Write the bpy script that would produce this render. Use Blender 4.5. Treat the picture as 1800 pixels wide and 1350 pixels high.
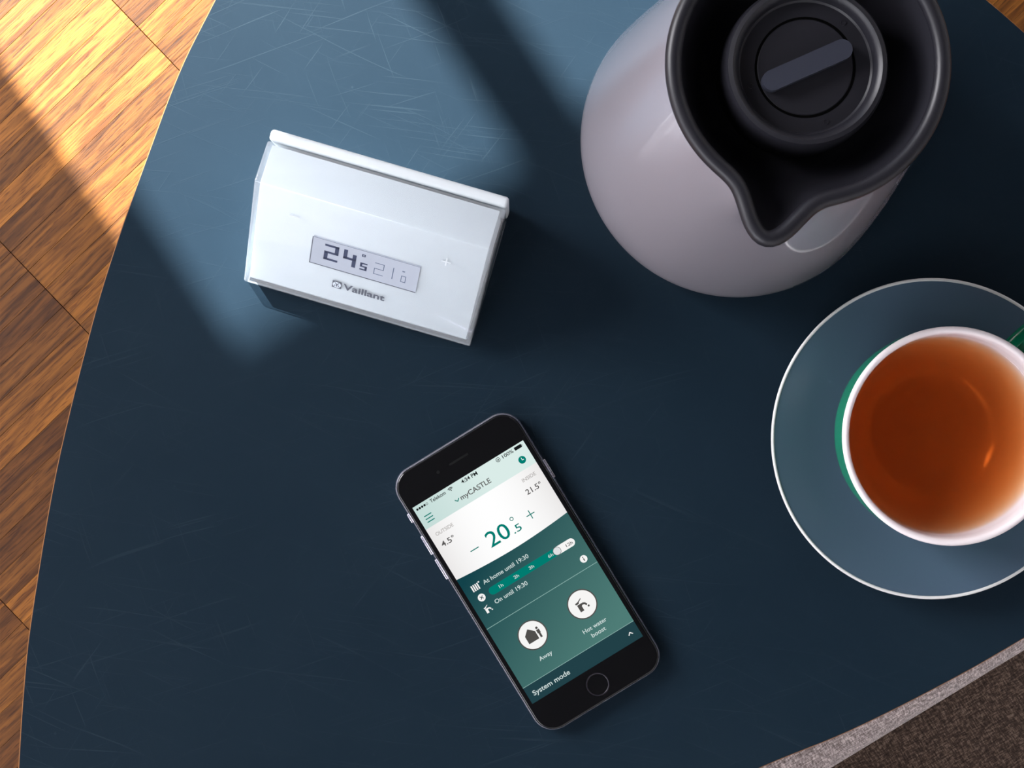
import bpy, bmesh, math, random
from mathutils import Vector, Matrix

for o in list(bpy.data.objects):
    bpy.data.objects.remove(o)
scene = bpy.context.scene
COL = scene.collection
random.seed(7)

# ------------------------------------------------------------------ camera, world, sun, light, exposure
T = 0.52            # height of the table top
D = 0.85            # camera height above the table top
K = 3900.0          # photo pixels per metre on the table top (1800 px wide frame)
cam = bpy.data.cameras.new('camera')
cam.sensor_width = 36.0
cam.lens = K * D / 1800.0 * 36.0
cam.clip_start = 0.02
cam_o = bpy.data.objects.new('camera', cam)
COL.objects.link(cam_o)
cam_o.location = (0, 0, T + D)
cam_o.rotation_euler = (0, 0, 0)
scene.camera = cam_o

vs = scene.view_settings
vs.view_transform = 'Standard'
vs.look = 'None'
vs.gamma = 1.0
vs.use_curve_mapping = False
vs.exposure = 0.0

world = bpy.data.worlds.new('world')
scene.world = world
world.use_nodes = True
bg = world.node_tree.nodes['Background']
bg.inputs[0].default_value = (0.62, 0.76, 1.0, 1)
bg.inputs[1].default_value = 1.6

# the room's own axes: H is the way the sunlight travels over the table, P runs along the window wall
HX = Vector((0.55, -0.835)).normalized()
PX = Vector((-HX.y, HX.x))
ROOM_ROT = math.atan2(PX.y, PX.x)
SUN_EL = math.radians(37.0)
TAN_EL = math.tan(SUN_EL)

def room(a, b, z):
    v = PX * a + HX * b
    return Vector((v.x, v.y, z))

sun = bpy.data.lights.new('sun', 'SUN')
sun.energy = 44.0
sun.angle = math.radians(0.45)
sun.color = (0.95, 0.97, 0.97)
sun_o = bpy.data.objects.new('sun', sun)
COL.objects.link(sun_o)
sd = Vector((HX.x * math.cos(SUN_EL), HX.y * math.cos(SUN_EL), -math.sin(SUN_EL)))
sun_o.rotation_euler = sd.to_track_quat('-Z', 'Y').to_euler()
sun_o.location = -sd * 6

# daylight entering by the wide window in the left wall; back fill light from an added window
WIN_B0, WIN_B1, WIN_Z0, WIN_Z1 = -0.7, 1.9, 1.30, 2.85
NW_A0, NW_A1, NW_Z0, NW_Z1 = -2.1, -0.62, 1.10, 2.85

def window_light(name, loc, into, w, h, power, col):
    l = bpy.data.lights.new(name, 'AREA')
    l.shape = 'RECTANGLE'
    l.size, l.size_y = w, h
    l.energy = power
    l.color = col
    o = bpy.data.objects.new(name, l)
    COL.objects.link(o)
    o.location = loc
    o.rotation_euler = Vector((into.x, into.y, 0)).to_track_quat('-Z', 'Z').to_euler()
    return o
window_light('left_window_daylight', room(-2.36, (WIN_B0 + WIN_B1) / 2, (WIN_Z0 + WIN_Z1) / 2), PX, WIN_B1 - WIN_B0, WIN_Z1 - WIN_Z0, 88.0, (0.99, 0.97, 1.0))
window_light('back_fill_light', room((NW_A0 + NW_A1) / 2, -2.06, (NW_Z0 + NW_Z1) / 2), HX, NW_A1 - NW_A0, NW_Z1 - NW_Z0, 250.0, (0.99, 0.97, 1.0))

# ------------------------------------------------------------------ helpers
def S(r, g, b):
    f = lambda c: (c / 255.0 / 12.92) if c / 255.0 <= 0.04045 else (((c / 255.0) + 0.055) / 1.055) ** 2.4
    return (f(r), f(g), f(b), 1.0)

def link(o, parent=None):
    COL.objects.link(o)
    if parent is not None:
        o.parent = parent
    return o

def mesh_obj(name, me, mat=None, parent=None, smooth=False, loc=None):
    o = bpy.data.objects.new(name, me)
    if mat is not None:
        me.materials.clear()
        me.materials.append(mat)
    if smooth:
        for p in me.polygons:
            p.use_smooth = True
    link(o, parent)
    if loc is not None:
        o.location = loc
    return o

def bm_obj(name, bm, mat=None, parent=None, smooth=False, loc=None, recalc=True):
    if recalc:
        bmesh.ops.recalc_face_normals(bm, faces=bm.faces)
    me = bpy.data.meshes.new(name)
    bm.to_mesh(me)
    bm.free()
    return mesh_obj(name, me, mat, parent, smooth, loc)

def sharp(o, deg=35):
    me = o.data
    for p in me.polygons:
        p.use_smooth = True
    me.set_sharp_from_angle(angle=math.radians(deg))
    return o

def thing(name, label, cat, loc=(0, 0, 0), rz=0.0, group=None):
    o = bpy.data.objects.new(name, None)
    o.empty_display_size = 0.02
    link(o)
    o.location = loc
    o.rotation_euler = (0, 0, rz)
    o['label'] = label
    o['category'] = cat
    if group:
        o['group'] = group
    return o

def structure(o, label=None, cat=None):
    o['kind'] = 'structure'
    if label:
        o['label'] = label
    if cat:
        o['category'] = cat
    return o

def add_box(bm, x0, x1, y0, y1, z0, z1, mat=None):
    c = [(x0, y0, z0), (x1, y0, z0), (x1, y1, z0), (x0, y1, z0), (x0, y0, z1), (x1, y0, z1), (x1, y1, z1), (x0, y1, z1)]
    v = [bm.verts.new(mat @ Vector(p) if mat else p) for p in c]
    for f in ((0, 3, 2, 1), (4, 5, 6, 7), (0, 1, 5, 4), (1, 2, 6, 5), (2, 3, 7, 6), (3, 0, 4, 7)):
        bm.faces.new([v[i] for i in f])
    return v

def box_bm(x0, x1, y0, y1, z0, z1, bev=0.0, seg=3):
    bm = bmesh.new()
    add_box(bm, x0, x1, y0, y1, z0, z1)
    if bev > 0:
        bmesh.ops.bevel(bm, geom=list(bm.edges), offset=bev, segments=seg, profile=0.5, affect='EDGES')
    return bm

def lathe_bm(prof, n=96, cx=0.0, cy=0.0, rfun=None, closed=False):
    """prof: list of (r, z). rfun(r, z, angle, k) may reshape the radius."""
    bm = bmesh.new()
    rings = []
    for k, (r, z) in enumerate(prof):
        if r < 1e-7:
            rings.append([bm.verts.new((cx, cy, z))])
        else:
            ring = []
            for i in range(n):
                a = 2 * math.pi * i / n
                rr = rfun(r, z, a, k) if rfun else r
                ring.append(bm.verts.new((cx + rr * math.cos(a), cy + rr * math.sin(a), z)))
            rings.append(ring)
    pairs = list(zip(rings[:-1], rings[1:]))
    if closed:
        pairs.append((rings[-1], rings[0]))
    for A, B in pairs:
        if len(A) == 1 and len(B) == 1:
            continue
        for i in range(n):
            j = (i + 1) % n
            if len(A) == 1:
                bm.faces.new((A[0], B[i], B[j]))
            elif len(B) == 1:
                bm.faces.new((A[i], A[j], B[0]))
            else:
                bm.faces.new((A[i], A[j], B[j], B[i]))
    return bm

def prism_bm(pts, z0, z1):
    """extrude a 2-D outline (x, y) from z0 to z1"""
    bm = bmesh.new()
    lo = [bm.verts.new((x, y, z0)) for x, y in pts]
    hi = [bm.verts.new((x, y, z1)) for x, y in pts]
    bm.faces.new(hi)
    bm.faces.new(lo[::-1])
    n = len(pts)
    for i in range(n):
        j = (i + 1) % n
        bm.faces.new((lo[i], lo[j], hi[j], hi[i]))
    return bm

def rounded_rect(hw, hh, r, n=10, cx=0.0, cy=0.0):
    pts = []
    for sx, sy, a0 in ((1, 1, 0), (-1, 1, 90), (-1, -1, 180), (1, -1, 270)):
        for k in range(n + 1):
            a = math.radians(a0 + 90.0 * k / n)
            pts.append((cx + sx * (hw - r) + r * math.cos(a), cy + sy * (hh - r) + r * math.sin(a)))
    return pts

def tube_bm(path, rad, n=12, closed=False, squash=None):
    """sweep a circle (or an ellipse, squash=(side, up)) along a list of Vectors"""
    bm = bmesh.new()
    m = len(path)
    rings = []
    for i in range(m):
        a = path[(i - 1) % m] if (closed or i > 0) else path[i]
        b = path[(i + 1) % m] if (closed or i < m - 1) else path[i]
        t = (b - a).normalized()
        ref = Vector((0, 0, 1)) if abs(t.z) < 0.95 else Vector((1, 0, 0))
        s = t.cross(ref).normalized()
        u = s.cross(t).normalized()
        r = rad[i] if isinstance(rad, (list, tuple)) else rad
        sx, sy = squash if squash else (1, 1)
        rings.append([bm.verts.new(path[i] + s * (r * sx * math.cos(2 * math.pi * k / n)) + u * (r * sy * math.sin(2 * math.pi * k / n))) for k in range(n)])
    rng = range(m) if closed else range(m - 1)
    for i in rng:
        A, B = rings[i], rings[(i + 1) % m]
        for k in range(n):
            l = (k + 1) % n
            bm.faces.new((A[k], A[l], B[l], B[k]))
    if not closed:
        bm.faces.new(rings[0][::-1])
        bm.faces.new(rings[-1])
    return bm

def catmull(pts, sub=6, closed=True):
    out = []
    n = len(pts)
    for i in range(n if closed else n - 1):
        p0, p1, p2, p3 = (pts[(i + k - 1) % n] if closed else pts[min(max(i + k - 1, 0), n - 1)] for k in range(4))
        for s in range(sub):
            t = s / sub
            q = []
            for c in range(len(p1)):
                q.append(0.5 * (2 * p1[c] + (p2[c] - p0[c]) * t + (2 * p0[c] - 5 * p1[c] + 4 * p2[c] - p3[c]) * t * t + (3 * p1[c] - p0[c] - 3 * p2[c] + p3[c]) * t ** 3))
            out.append(tuple(q))
    if not closed:
        out.append(tuple(pts[-1]))
    return out

# ------------------------------------------------------------------ materials
def new_mat(name):
    m = bpy.data.materials.new(name)
    m.use_nodes = True
    nt = m.node_tree
    return m, nt, nt.nodes['Principled BSDF'], nt.nodes['Material Output']

def principled(name, col, rough=0.5, metal=0.0, spec=0.5, coat=0.0, coat_rough=0.05, sss=0.0, sss_scale=0.01):
    m, nt, b, out = new_mat(name)
    b.inputs['Base Color'].default_value = col
    b.inputs['Roughness'].default_value = rough
    b.inputs['Metallic'].default_value = metal
    b.inputs['Specular IOR Level'].default_value = spec
    b.inputs['Coat Weight'].default_value = coat
    b.inputs['Coat Roughness'].default_value = coat_rough
    if sss > 0:
        b.inputs['Subsurface Weight'].default_value = sss
        b.inputs['Subsurface Radius'].default_value = (1, 1, 1)
        b.inputs['Subsurface Scale'].default_value = sss_scale
    return m

def fine_bump(m, scale=400.0, strength=0.1, dist=0.0005, detail=2.0):
    nt = m.node_tree
    tc = nt.nodes.new('ShaderNodeTexCoord')
    no = nt.nodes.new('ShaderNodeTexNoise')
    no.inputs['Scale'].default_value = scale
    no.inputs['Detail'].default_value = detail
    bp = nt.nodes.new('ShaderNodeBump')
    bp.inputs['Strength'].default_value = strength
    bp.inputs['Distance'].default_value = dist
    nt.links.new(tc.outputs['Object'], no.inputs['Vector'])
    nt.links.new(no.outputs['Fac'], bp.inputs['Height'])
    nt.links.new(bp.outputs['Normal'], nt.nodes['Principled BSDF'].inputs['Normal'])
    return m

def emission(name, col, strength=1.0):
    m = bpy.data.materials.new(name)
    m.use_nodes = True
    nt = m.node_tree
    nt.nodes.clear()
    e = nt.nodes.new('ShaderNodeEmission')
    e.inputs[0].default_value = col
    e.inputs[1].default_value = strength
    o = nt.nodes.new('ShaderNodeOutputMaterial')
    nt.links.new(e.outputs[0], o.inputs[0])
    return m

def emission_gradient(name, c0, c1, p0, p1):
    """lit screen colour running from c0 at p0 to c1 at p1 (object space)"""
    m = emission(name, c0)
    nt = m.node_tree
    tc = nt.nodes.new('ShaderNodeTexCoord')
    sub = nt.nodes.new('ShaderNodeVectorMath'); sub.operation = 'SUBTRACT'
    sub.inputs[1].default_value = p0
    d = Vector(p1) - Vector(p0)
    dot = nt.nodes.new('ShaderNodeVectorMath'); dot.operation = 'DOT_PRODUCT'
    dot.inputs[1].default_value = d / d.length_squared
    mx = nt.nodes.new('ShaderNodeMix'); mx.data_type = 'RGBA'
    mx.inputs['A'].default_value = c0
    mx.inputs['B'].default_value = c1
    nt.links.new(tc.outputs['Object'], sub.inputs[0])
    nt.links.new(sub.outputs[0], dot.inputs[0])
    nt.links.new(dot.outputs['Value'], mx.inputs['Factor'])
    nt.links.new(mx.outputs['Result'], [n for n in nt.nodes if n.type == 'EMISSION'][0].inputs[0])
    return m

def wood_mat():
    m, nt, b, out = new_mat('oak_parquet')
    N = nt.nodes.new
    tc = N('ShaderNodeTexCoord')
    oi = N('ShaderNodeObjectInfo')
    ge = N('ShaderNodeNewGeometry')
    # per-plank shift of the grain
    rnd = N('ShaderNodeMath'); rnd.operation = 'ADD'
    nt.links.new(oi.outputs['Random'], rnd.inputs[0])
    nt.links.new(ge.outputs['Random Per Island'], rnd.inputs[1])
    sh = N('ShaderNodeMath'); sh.operation = 'MULTIPLY'; sh.inputs[1].default_value = 7.3
    nt.links.new(rnd.outputs[0], sh.inputs[0])
    cmb = N('ShaderNodeCombineXYZ')
    nt.links.new(sh.outputs[0], cmb.inputs[0]); nt.links.new(sh.outputs[0], cmb.inputs[2])
    add = N('ShaderNodeVectorMath'); add.operation = 'ADD'
    nt.links.new(tc.outputs['Object'], add.inputs[0]); nt.links.new(cmb.outputs[0], add.inputs[1])
    mp = N('ShaderNodeMapping')
    mp.inputs['Scale'].default_value = (14, 210, 60)
    nt.links.new(add.outputs[0], mp.inputs['Vector'])
    n1 = N('ShaderNodeTexNoise'); n1.inputs['Scale'].default_value = 1.0; n1.inputs['Detail'].default_value = 5; n1.inputs['Distortion'].default_value = 0.9
    nt.links.new(mp.outputs[0], n1.inputs['Vector'])
    mp2 = N('ShaderNodeMapping'); mp2.inputs['Scale'].default_value = (75, 1000, 60)
    nt.links.new(add.outputs[0], mp2.inputs['Vector'])
    n2 = N('ShaderNodeTexNoise'); n2.inputs['Scale'].default_value = 1.0; n2.inputs['Detail'].default_value = 3
    nt.links.new(mp2.outputs[0], n2.inputs['Vector'])
    # tone: object colour (single planks) or island random (joined planks)
    r1 = N('ShaderNodeValToRGB')
    el = r1.color_ramp.elements
    el[0].position = 0.0; el[0].color = (0.076, 0.0255, 0.0042, 1)
    el[1].position = 1.0; el[1].color = (0.215, 0.080, 0.0125, 1)
    e2 = r1.color_ramp.elements.new(0.35); e2.color = (0.116, 0.042, 0.0066, 1)
    e3 = r1.color_ramp.elements.new(0.7); e3.color = (0.162, 0.059, 0.0080, 1)
    sep = N('ShaderNodeSeparateColor')
    nt.links.new(oi.outputs['Color'], sep.inputs[0])
    # object colour blue channel = 1 -> use island random; else red channel is the tone
    mxt = N('ShaderNodeMix')
    nt.links.new(sep.outputs['Blue'], mxt.inputs['Factor'])
    nt.links.new(sep.outputs['Red'], mxt.inputs['A'])
    nt.links.new(ge.outputs['Random Per Island'], mxt.inputs['B'])
    nt.links.new(mxt.outputs['Result'], r1.inputs['Fac'])
    g1 = N('ShaderNodeValToRGB')
    g1.color_ramp.elements[0].position = 0.34; g1.color_ramp.elements[0].color = (0.40, 0.33, 0.27, 1)
    g1.color_ramp.elements[1].position = 0.62; g1.color_ramp.elements[1].color = (1.3, 1.3, 1.25, 1)
    nt.links.new(n1.outputs['Fac'], g1.inputs['Fac'])
    g2 = N('ShaderNodeValToRGB')
    g2.color_ramp.elements[0].position = 0.34; g2.color_ramp.elements[0].color = (0.42, 0.33, 0.26, 1)
    g2.color_ramp.elements[1].position = 0.46; g2.color_ramp.elements[1].color = (1, 1, 1, 1)
    nt.links.new(n2.outputs['Fac'], g2.inputs['Fac'])
    m1 = N('ShaderNodeMix'); m1.data_type = 'RGBA'; m1.blend_type = 'MULTIPLY'; m1.inputs['Factor'].default_value = 0.95
    nt.links.new(r1.outputs[0], m1.inputs['A']); nt.links.new(g1.outputs[0], m1.inputs['B'])
    m2 = N('ShaderNodeMix'); m2.data_type = 'RGBA'; m2.blend_type = 'MULTIPLY'; m2.inputs['Factor'].default_value = 0.85
    nt.links.new(m1.outputs['Result'], m2.inputs['A']); nt.links.new(g2.outputs[0], m2.inputs['B'])
    nt.links.new(m2.outputs['Result'], b.inputs['Base Color'])
    b.inputs['Roughness'].default_value = 0.42
    b.inputs['Specular IOR Level'].default_value = 0.3
    bp = N('ShaderNodeBump'); bp.inputs['Strength'].default_value = 0.15; bp.inputs['Distance'].default_value = 0.0006
    nt.links.new(n2.outputs['Fac'], bp.inputs['Height'])
    nt.links.new(bp.outputs[0], b.inputs['Normal'])
    return m

def lino_mat():
    m, nt, b, out = new_mat('blue_linoleum')
    N = nt.nodes.new
    tc = N('ShaderNodeTexCoord')
    big = N('ShaderNodeTexNoise'); big.inputs['Scale'].default_value = 9; big.inputs['Detail'].default_value = 6; big.inputs['Roughness'].default_value = 0.6
    nt.links.new(tc.outputs['Object'], big.inputs['Vector'])
    base = N('ShaderNodeValToRGB')
    base.color_ramp.elements[0].position = 0.3; base.color_ramp.elements[0].color = TABLE_A
    base.color_ramp.elements[1].position = 0.75; base.color_ramp.elements[1].color = TABLE_B
    nt.links.new(big.outputs['Fac'], base.inputs['Fac'])
    prev = None
    # fine hair scratches lying in several directions
    for k, (ang, sx, sy, off, lo) in enumerate(((0.10, 14, 1300, 0.0, 0.70), (-0.35, 18, 1200, 3.1, 0.71), (1.25, 30, 1200, 7.7, 0.73), (0.42, 16, 1100, 5.2, 0.71), (-0.95, 30, 1200, 11.3, 0.735))):
        mp = N('ShaderNodeMapping')
        mp.inputs['Rotation'].default_value = (0, 0, ang)
        mp.inputs['Location'].default_value = (off, off * 0.7, 0)
        nd = N('ShaderNodeTexNoise'); nd.inputs['Scale'].default_value = 6
        nt.links.new(tc.outputs['Object'], nd.inputs['Vector'])
        mxv = N('ShaderNodeVectorMath'); mxv.operation = 'MULTIPLY_ADD'
        mxv.inputs[1].default_value = (0.02, 0.02, 0)
        nt.links.new(nd.outputs['Color'], mxv.inputs[0]); nt.links.new(tc.outputs['Object'], mxv.inputs[2])
        nt.links.new(mxv.outputs[0], mp.inputs['Vector'])
        sc = N('ShaderNodeVectorMath'); sc.operation = 'MULTIPLY'; sc.inputs[1].default_value = (sx, sy, 1)
        nt.links.new(mp.outputs[0], sc.inputs[0])
        no = N('ShaderNodeTexNoise'); no.inputs['Scale'].default_value = 1.0; no.inputs['Detail'].default_value = 1.0
        nt.links.new(sc.outputs[0], no.inputs['Vector'])
        rp = N('ShaderNodeMapRange'); rp.inputs['From Min'].default_value = lo - 0.03; rp.inputs['From Max'].default_value = lo + 0.05
        nt.links.new(no.outputs['Fac'], rp.inputs['Value'])
        if prev is None:
            prev = rp.outputs[0]
        else:
            ad = N('ShaderNodeMath'); ad.operation = 'MAXIMUM'
            nt.links.new(prev, ad.inputs[0]); nt.links.new(rp.outputs[0], ad.inputs[1])
            prev = ad.outputs[0]
    # dust specks
    vo = N('ShaderNodeTexVoronoi'); vo.inputs['Scale'].default_value = 55
    nt.links.new(tc.outputs['Object'], vo.inputs['Vector'])
    sp = N('ShaderNodeMapRange'); sp.inputs['From Min'].default_value = 0.045; sp.inputs['From Max'].default_value = 0.02
    nt.links.new(vo.outputs['Distance'], sp.inputs['Value'])
    mx = N('ShaderNodeMath'); mx.operation = 'MAXIMUM'
    nt.links.new(prev, mx.inputs[0]); nt.links.new(sp.outputs[0], mx.inputs[1])
    cl = N('ShaderNodeTexNoise'); cl.inputs['Scale'].default_value = 7.0; cl.inputs['Detail'].default_value = 4
    nt.links.new(tc.outputs['Object'], cl.inputs['Vector'])
    cr = N('ShaderNodeMapRange'); cr.inputs['From Min'].default_value = 0.42; cr.inputs['From Max'].default_value = 0.68
    cr.inputs['To Min'].default_value = 0.015; cr.inputs['To Max'].default_value = 0.115
    nt.links.new(cl.outputs['Fac'], cr.inputs['Value'])
    fac = N('ShaderNodeMath'); fac.operation = 'MULTIPLY'
    nt.links.new(cr.outputs[0], fac.inputs[1])
    nt.links.new(mx.outputs[0], fac.inputs[0])
    mc = N('ShaderNodeMix'); mc.data_type = 'RGBA'
    nt.links.new(fac.outputs[0], mc.inputs['Factor'])
    nt.links.new(base.outputs[0], mc.inputs['A'])
    mc.inputs['B'].default_value = (0.050, 0.075, 0.088, 1)
    nt.links.new(mc.outputs['Result'], b.inputs['Base Color'])
    b.inputs['Roughness'].default_value = 0.36
    b.inputs['Specular IOR Level'].default_value = 0.14
    bp = N('ShaderNodeBump'); bp.inputs['Strength'].default_value = 0.08; bp.inputs['Distance'].default_value = 0.0003
    nt.links.new(mx.outputs[0], bp.inputs['Height'])
    nt.links.new(bp.outputs[0], b.inputs['Normal'])
    return m

def tweed_mat(name, ca, cb, cc):
    m, nt, b, out = new_mat(name)
    N = nt.nodes.new
    tc = N('ShaderNodeTexCoord')
    facs = []
    for sc in ((1500, 320, 320), (320, 1500, 320)):
        mp = N('ShaderNodeMapping'); mp.inputs['Scale'].default_value = sc; mp.inputs['Rotation'].default_value = (0, 0, 0.5)
        nt.links.new(tc.outputs['Object'], mp.inputs['Vector'])
        no = N('ShaderNodeTexNoise'); no.inputs['Scale'].default_value = 1.0; no.inputs['Detail'].default_value = 3
        nt.links.new(mp.outputs[0], no.inputs['Vector'])
        facs.append(no.outputs['Fac'])
    av = N('ShaderNodeMath'); av.operation = 'ADD'
    nt.links.new(facs[0], av.inputs[0]); nt.links.new(facs[1], av.inputs[1])
    hf = N('ShaderNodeMath'); hf.operation = 'MULTIPLY'; hf.inputs[1].default_value = 0.5
    nt.links.new(av.outputs[0], hf.inputs[0])
    rp = N('ShaderNodeValToRGB')
    el = rp.color_ramp.elements
    el[0].position = 0.36; el[0].color = ca
    el[1].position = 0.64; el[1].color = cc
    e = el.new(0.5); e.color = cb
    nt.links.new(hf.outputs[0], rp.inputs['Fac'])
    nt.links.new(rp.outputs[0], b.inputs['Base Color'])
    b.inputs['Roughness'].default_value = 0.95
    b.inputs['Specular IOR Level'].default_value = 0.15
    b.inputs['Sheen Weight'].default_value = 0.2
    bp = N('ShaderNodeBump'); bp.inputs['Strength'].default_value = 0.6; bp.inputs['Distance'].default_value = 0.001
    nt.links.new(hf.outputs[0], bp.inputs['Height'])
    nt.links.new(bp.outputs[0], b.inputs['Normal'])
    return m

def acrylic_mat():
    m = bpy.data.materials.new('clear_acrylic')
    m.use_nodes = True
    nt = m.node_tree
    nt.nodes.clear()
    N = nt.nodes.new
    tr = N('ShaderNodeBsdfTransparent'); tr.inputs[0].default_value = (0.93, 0.96, 0.98, 1)
    df = N('ShaderNodeBsdfDiffuse'); df.inputs[0].default_value = (0.80, 0.85, 0.88, 1)
    gl = N('ShaderNodeBsdfGlossy'); gl.inputs['Roughness'].default_value = 0.06
    fr = N('ShaderNodeFresnel'); fr.inputs[0].default_value = 1.45
    a = N('ShaderNodeMixShader'); a.inputs[0].default_value = 0.22
    c = N('ShaderNodeMixShader')
    o = N('ShaderNodeOutputMaterial')
    nt.links.new(tr.outputs[0], a.inputs[1]); nt.links.new(df.outputs[0], a.inputs[2])
    ge = N('ShaderNodeNewGeometry')
    ou = N('ShaderNodeMath'); ou.operation = 'SUBTRACT'; ou.inputs[0].default_value = 1.0
    nt.links.new(ge.outputs['Backfacing'], ou.inputs[1])
    fm = N('ShaderNodeMath'); fm.operation = 'MULTIPLY'
    nt.links.new(fr.outputs[0], fm.inputs[0]); nt.links.new(ou.outputs[0], fm.inputs[1])
    nt.links.new(fm.outputs[0], c.inputs[0]); nt.links.new(a.outputs[0], c.inputs[1]); nt.links.new(gl.outputs[0], c.inputs[2])
    nt.links.new(c.outputs[0], o.inputs[0])
    return m

def tea_mat():
    m = bpy.data.materials.new('black_tea')
    m.use_nodes = True
    nt = m.node_tree
    nt.nodes.clear()
    N = nt.nodes.new
    tr = N('ShaderNodeBsdfTransparent')
    gl = N('ShaderNodeBsdfGlossy'); gl.inputs['Roughness'].default_value = 0.03
    fr = N('ShaderNodeFresnel'); fr.inputs[0].default_value = 1.33
    c = N('ShaderNodeMixShader')
    va = N('ShaderNodeVolumeAbsorption')
    va.inputs['Color'].default_value = (0.90, 0.50, 0.0, 1)
    va.inputs['Density'].default_value = 44.0
    o = N('ShaderNodeOutputMaterial')
    # the free surface is glossy; where the tea wets the cup there is no gloss
    ge = N('ShaderNodeNewGeometry')
    ou = N('ShaderNodeMath'); ou.operation = 'SUBTRACT'; ou.inputs[0].default_value = 1.0
    nt.links.new(ge.outputs['Backfacing'], ou.inputs[1])
    sz = N('ShaderNodeSeparateXYZ'); nt.links.new(ge.outputs['True Normal'], sz.inputs[0])
    gt = N('ShaderNodeMath'); gt.operation = 'GREATER_THAN'; gt.inputs[1].default_value = 0.5
    nt.links.new(sz.outputs['Z'], gt.inputs[0])
    f1 = N('ShaderNodeMath'); f1.operation = 'MULTIPLY'
    nt.links.new(fr.outputs[0], f1.inputs[0]); nt.links.new(ou.outputs[0], f1.inputs[1])
    f2 = N('ShaderNodeMath'); f2.operation = 'MULTIPLY'
    nt.links.new(f1.outputs[0], f2.inputs[0]); nt.links.new(gt.outputs[0], f2.inputs[1])
    nt.links.new(f2.outputs[0], c.inputs[0]); nt.links.new(tr.outputs[0], c.inputs[1]); nt.links.new(gl.outputs[0], c.inputs[2])
    nt.links.new(c.outputs[0], o.inputs['Surface'])
    nt.links.new(va.outputs[0], o.inputs['Volume'])
    return m

TABLE_A = (0.0050, 0.0120, 0.0196, 1)
TABLE_B = (0.0070, 0.0152, 0.0236, 1)
WOOD = wood_mat()
LINO = lino_mat()
TWEED = tweed_mat('grey_tweed', (0.10, 0.078, 0.070, 1), (0.30, 0.245, 0.23, 1), (0.66, 0.56, 0.53, 1))
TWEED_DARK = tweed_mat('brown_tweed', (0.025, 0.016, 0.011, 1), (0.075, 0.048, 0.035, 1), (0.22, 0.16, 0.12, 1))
ACRYL = acrylic_mat()
TEA = tea_mat()
OAK_EDGE = principled('oak_edge', S(120, 78, 40), 0.5)
DARK_WOOD = principled('dark_table_leg', S(60, 45, 34), 0.5)
SUBFLOOR = principled('subfloor', S(70, 42, 24), 0.8)
WALL = fine_bump(principled('wall_plaster', (0.75, 0.75, 0.76, 1), 0.9), 60, 0.15, 0.002)
CEIL = fine_bump(principled('ceiling_plaster', (0.03, 0.03, 0.031, 1), 0.9), 60, 0.1, 0.002)
FRAME_W = principled('window_paint', (0.7, 0.71, 0.72, 1), 0.4)
WHITE_PL = principled('white_plastic', (0.555, 0.59, 0.605, 1), 0.35, sss=0.35, sss_scale=0.004)
LCD = principled('lcd_grey', S(160, 167, 178), 0.4)
LCD_INK = principled('lcd_ink', S(52, 60, 84), 0.5)
LCD_THIN = principled('lcd_thin_ink', S(92, 104, 124), 0.5)
LOGO_INK = principled('logo_grey', S(82, 86, 96), 0.5)
LOGO_PALE = principled('logo_pale', S(196, 206, 214), 0.5)
MARK_PALE = principled('touch_mark_white', (0.56, 0.60, 0.62, 1), 0.4)
JUG_BODY = principled('jug_grey_gloss', (0.238, 0.215, 0.238, 1), 0.32, coat=0.8, coat_rough=0.04)
JUG_DARK = fine_bump(principled('jug_anthracite', (0.0090, 0.0088, 0.0118, 1), 0.40, spec=0.3), 900, 0.06, 0.0002)
JUG_GRIP = fine_bump(principled('jug_grip_anthracite', (0.022, 0.024, 0.034, 1), 0.28, spec=0.5), 900, 0.06, 0.0002)
GROOVE = principled('groove_black', (0.0015, 0.0015, 0.0015, 1), 0.9, spec=0.0)
CUP_WHITE = principled('cup_white_glaze', (0.62, 0.56, 0.565, 1), 0.18)
CUP_GREEN = principled('cup_green_glaze', (0.003, 0.165, 0.080, 1), 0.2, spec=0.35)
SAUCER = principled('saucer_teal_glaze', (0.046, 0.074, 0.108, 1), 0.36, spec=0.35, coat=0.25, coat_rough=0.05)
SAUCER_RIM = principled('saucer_white_rim', (0.52, 0.51, 0.50, 1), 0.25)
ALU = principled('phone_aluminium', (0.62, 0.60, 0.68, 1), 0.25, metal=0.85)
BLACK_GLASS = principled('phone_black_glass', (0.003, 0.003, 0.0035, 1), 0.08, spec=0.3)
BLACK_PART = principled('phone_black_part', (0.006, 0.006, 0.0065, 1), 0.3, spec=0.35)
BUTTON_RING = principled('home_button_ring', (0.02, 0.018, 0.024, 1), 0.25, metal=0.3)

# ------------------------------------------------------------------ the room: floor, walls, windows, ceiling
E_DIR = Vector((0.722, 0.692)).normalized()      # planks run this way
C_DIR = Vector((-E_DIR.y, E_DIR.x))
PL_L, PL_W, GAP, GAPW = 0.18, 0.0182, 0.0005, 0.00012
E0, C0 = -0.0168, 0.3937
FLOOR_ROT = math.atan2(E_DIR.y, E_DIR.x)

def table_outline_px():
    return [(377, 0), (315.6, 124), (258, 275.6), (195.6, 453), (153, 600), (97, 833), (55.6, 1078), (41.7, 1200), (31.7, 1350),
            (27, 1480), (45, 1600), (110, 1695), (220, 1735), (360, 1725), (600, 1650), (900, 1540), (1150, 1438), (1339, 1349.4),
            (1494, 1285.6), (1661, 1202), (1800, 1123), (2000, 1000), (2180, 870), (2290, 760), (2330, 640), (2280, 510),
            (2120, 340), (1960, 195), (1799.6, 55), (1736, 0), (1550, -155), (1350, -320), (1120, -500), (960, -590),
            (830, -610), (720, -570), (620, -455), (500, -240)]

TABLE_PTS = [((x - 900) / K, (675 - y) / K) for x, y in catmull(table_outline_px(), 6)]

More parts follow.
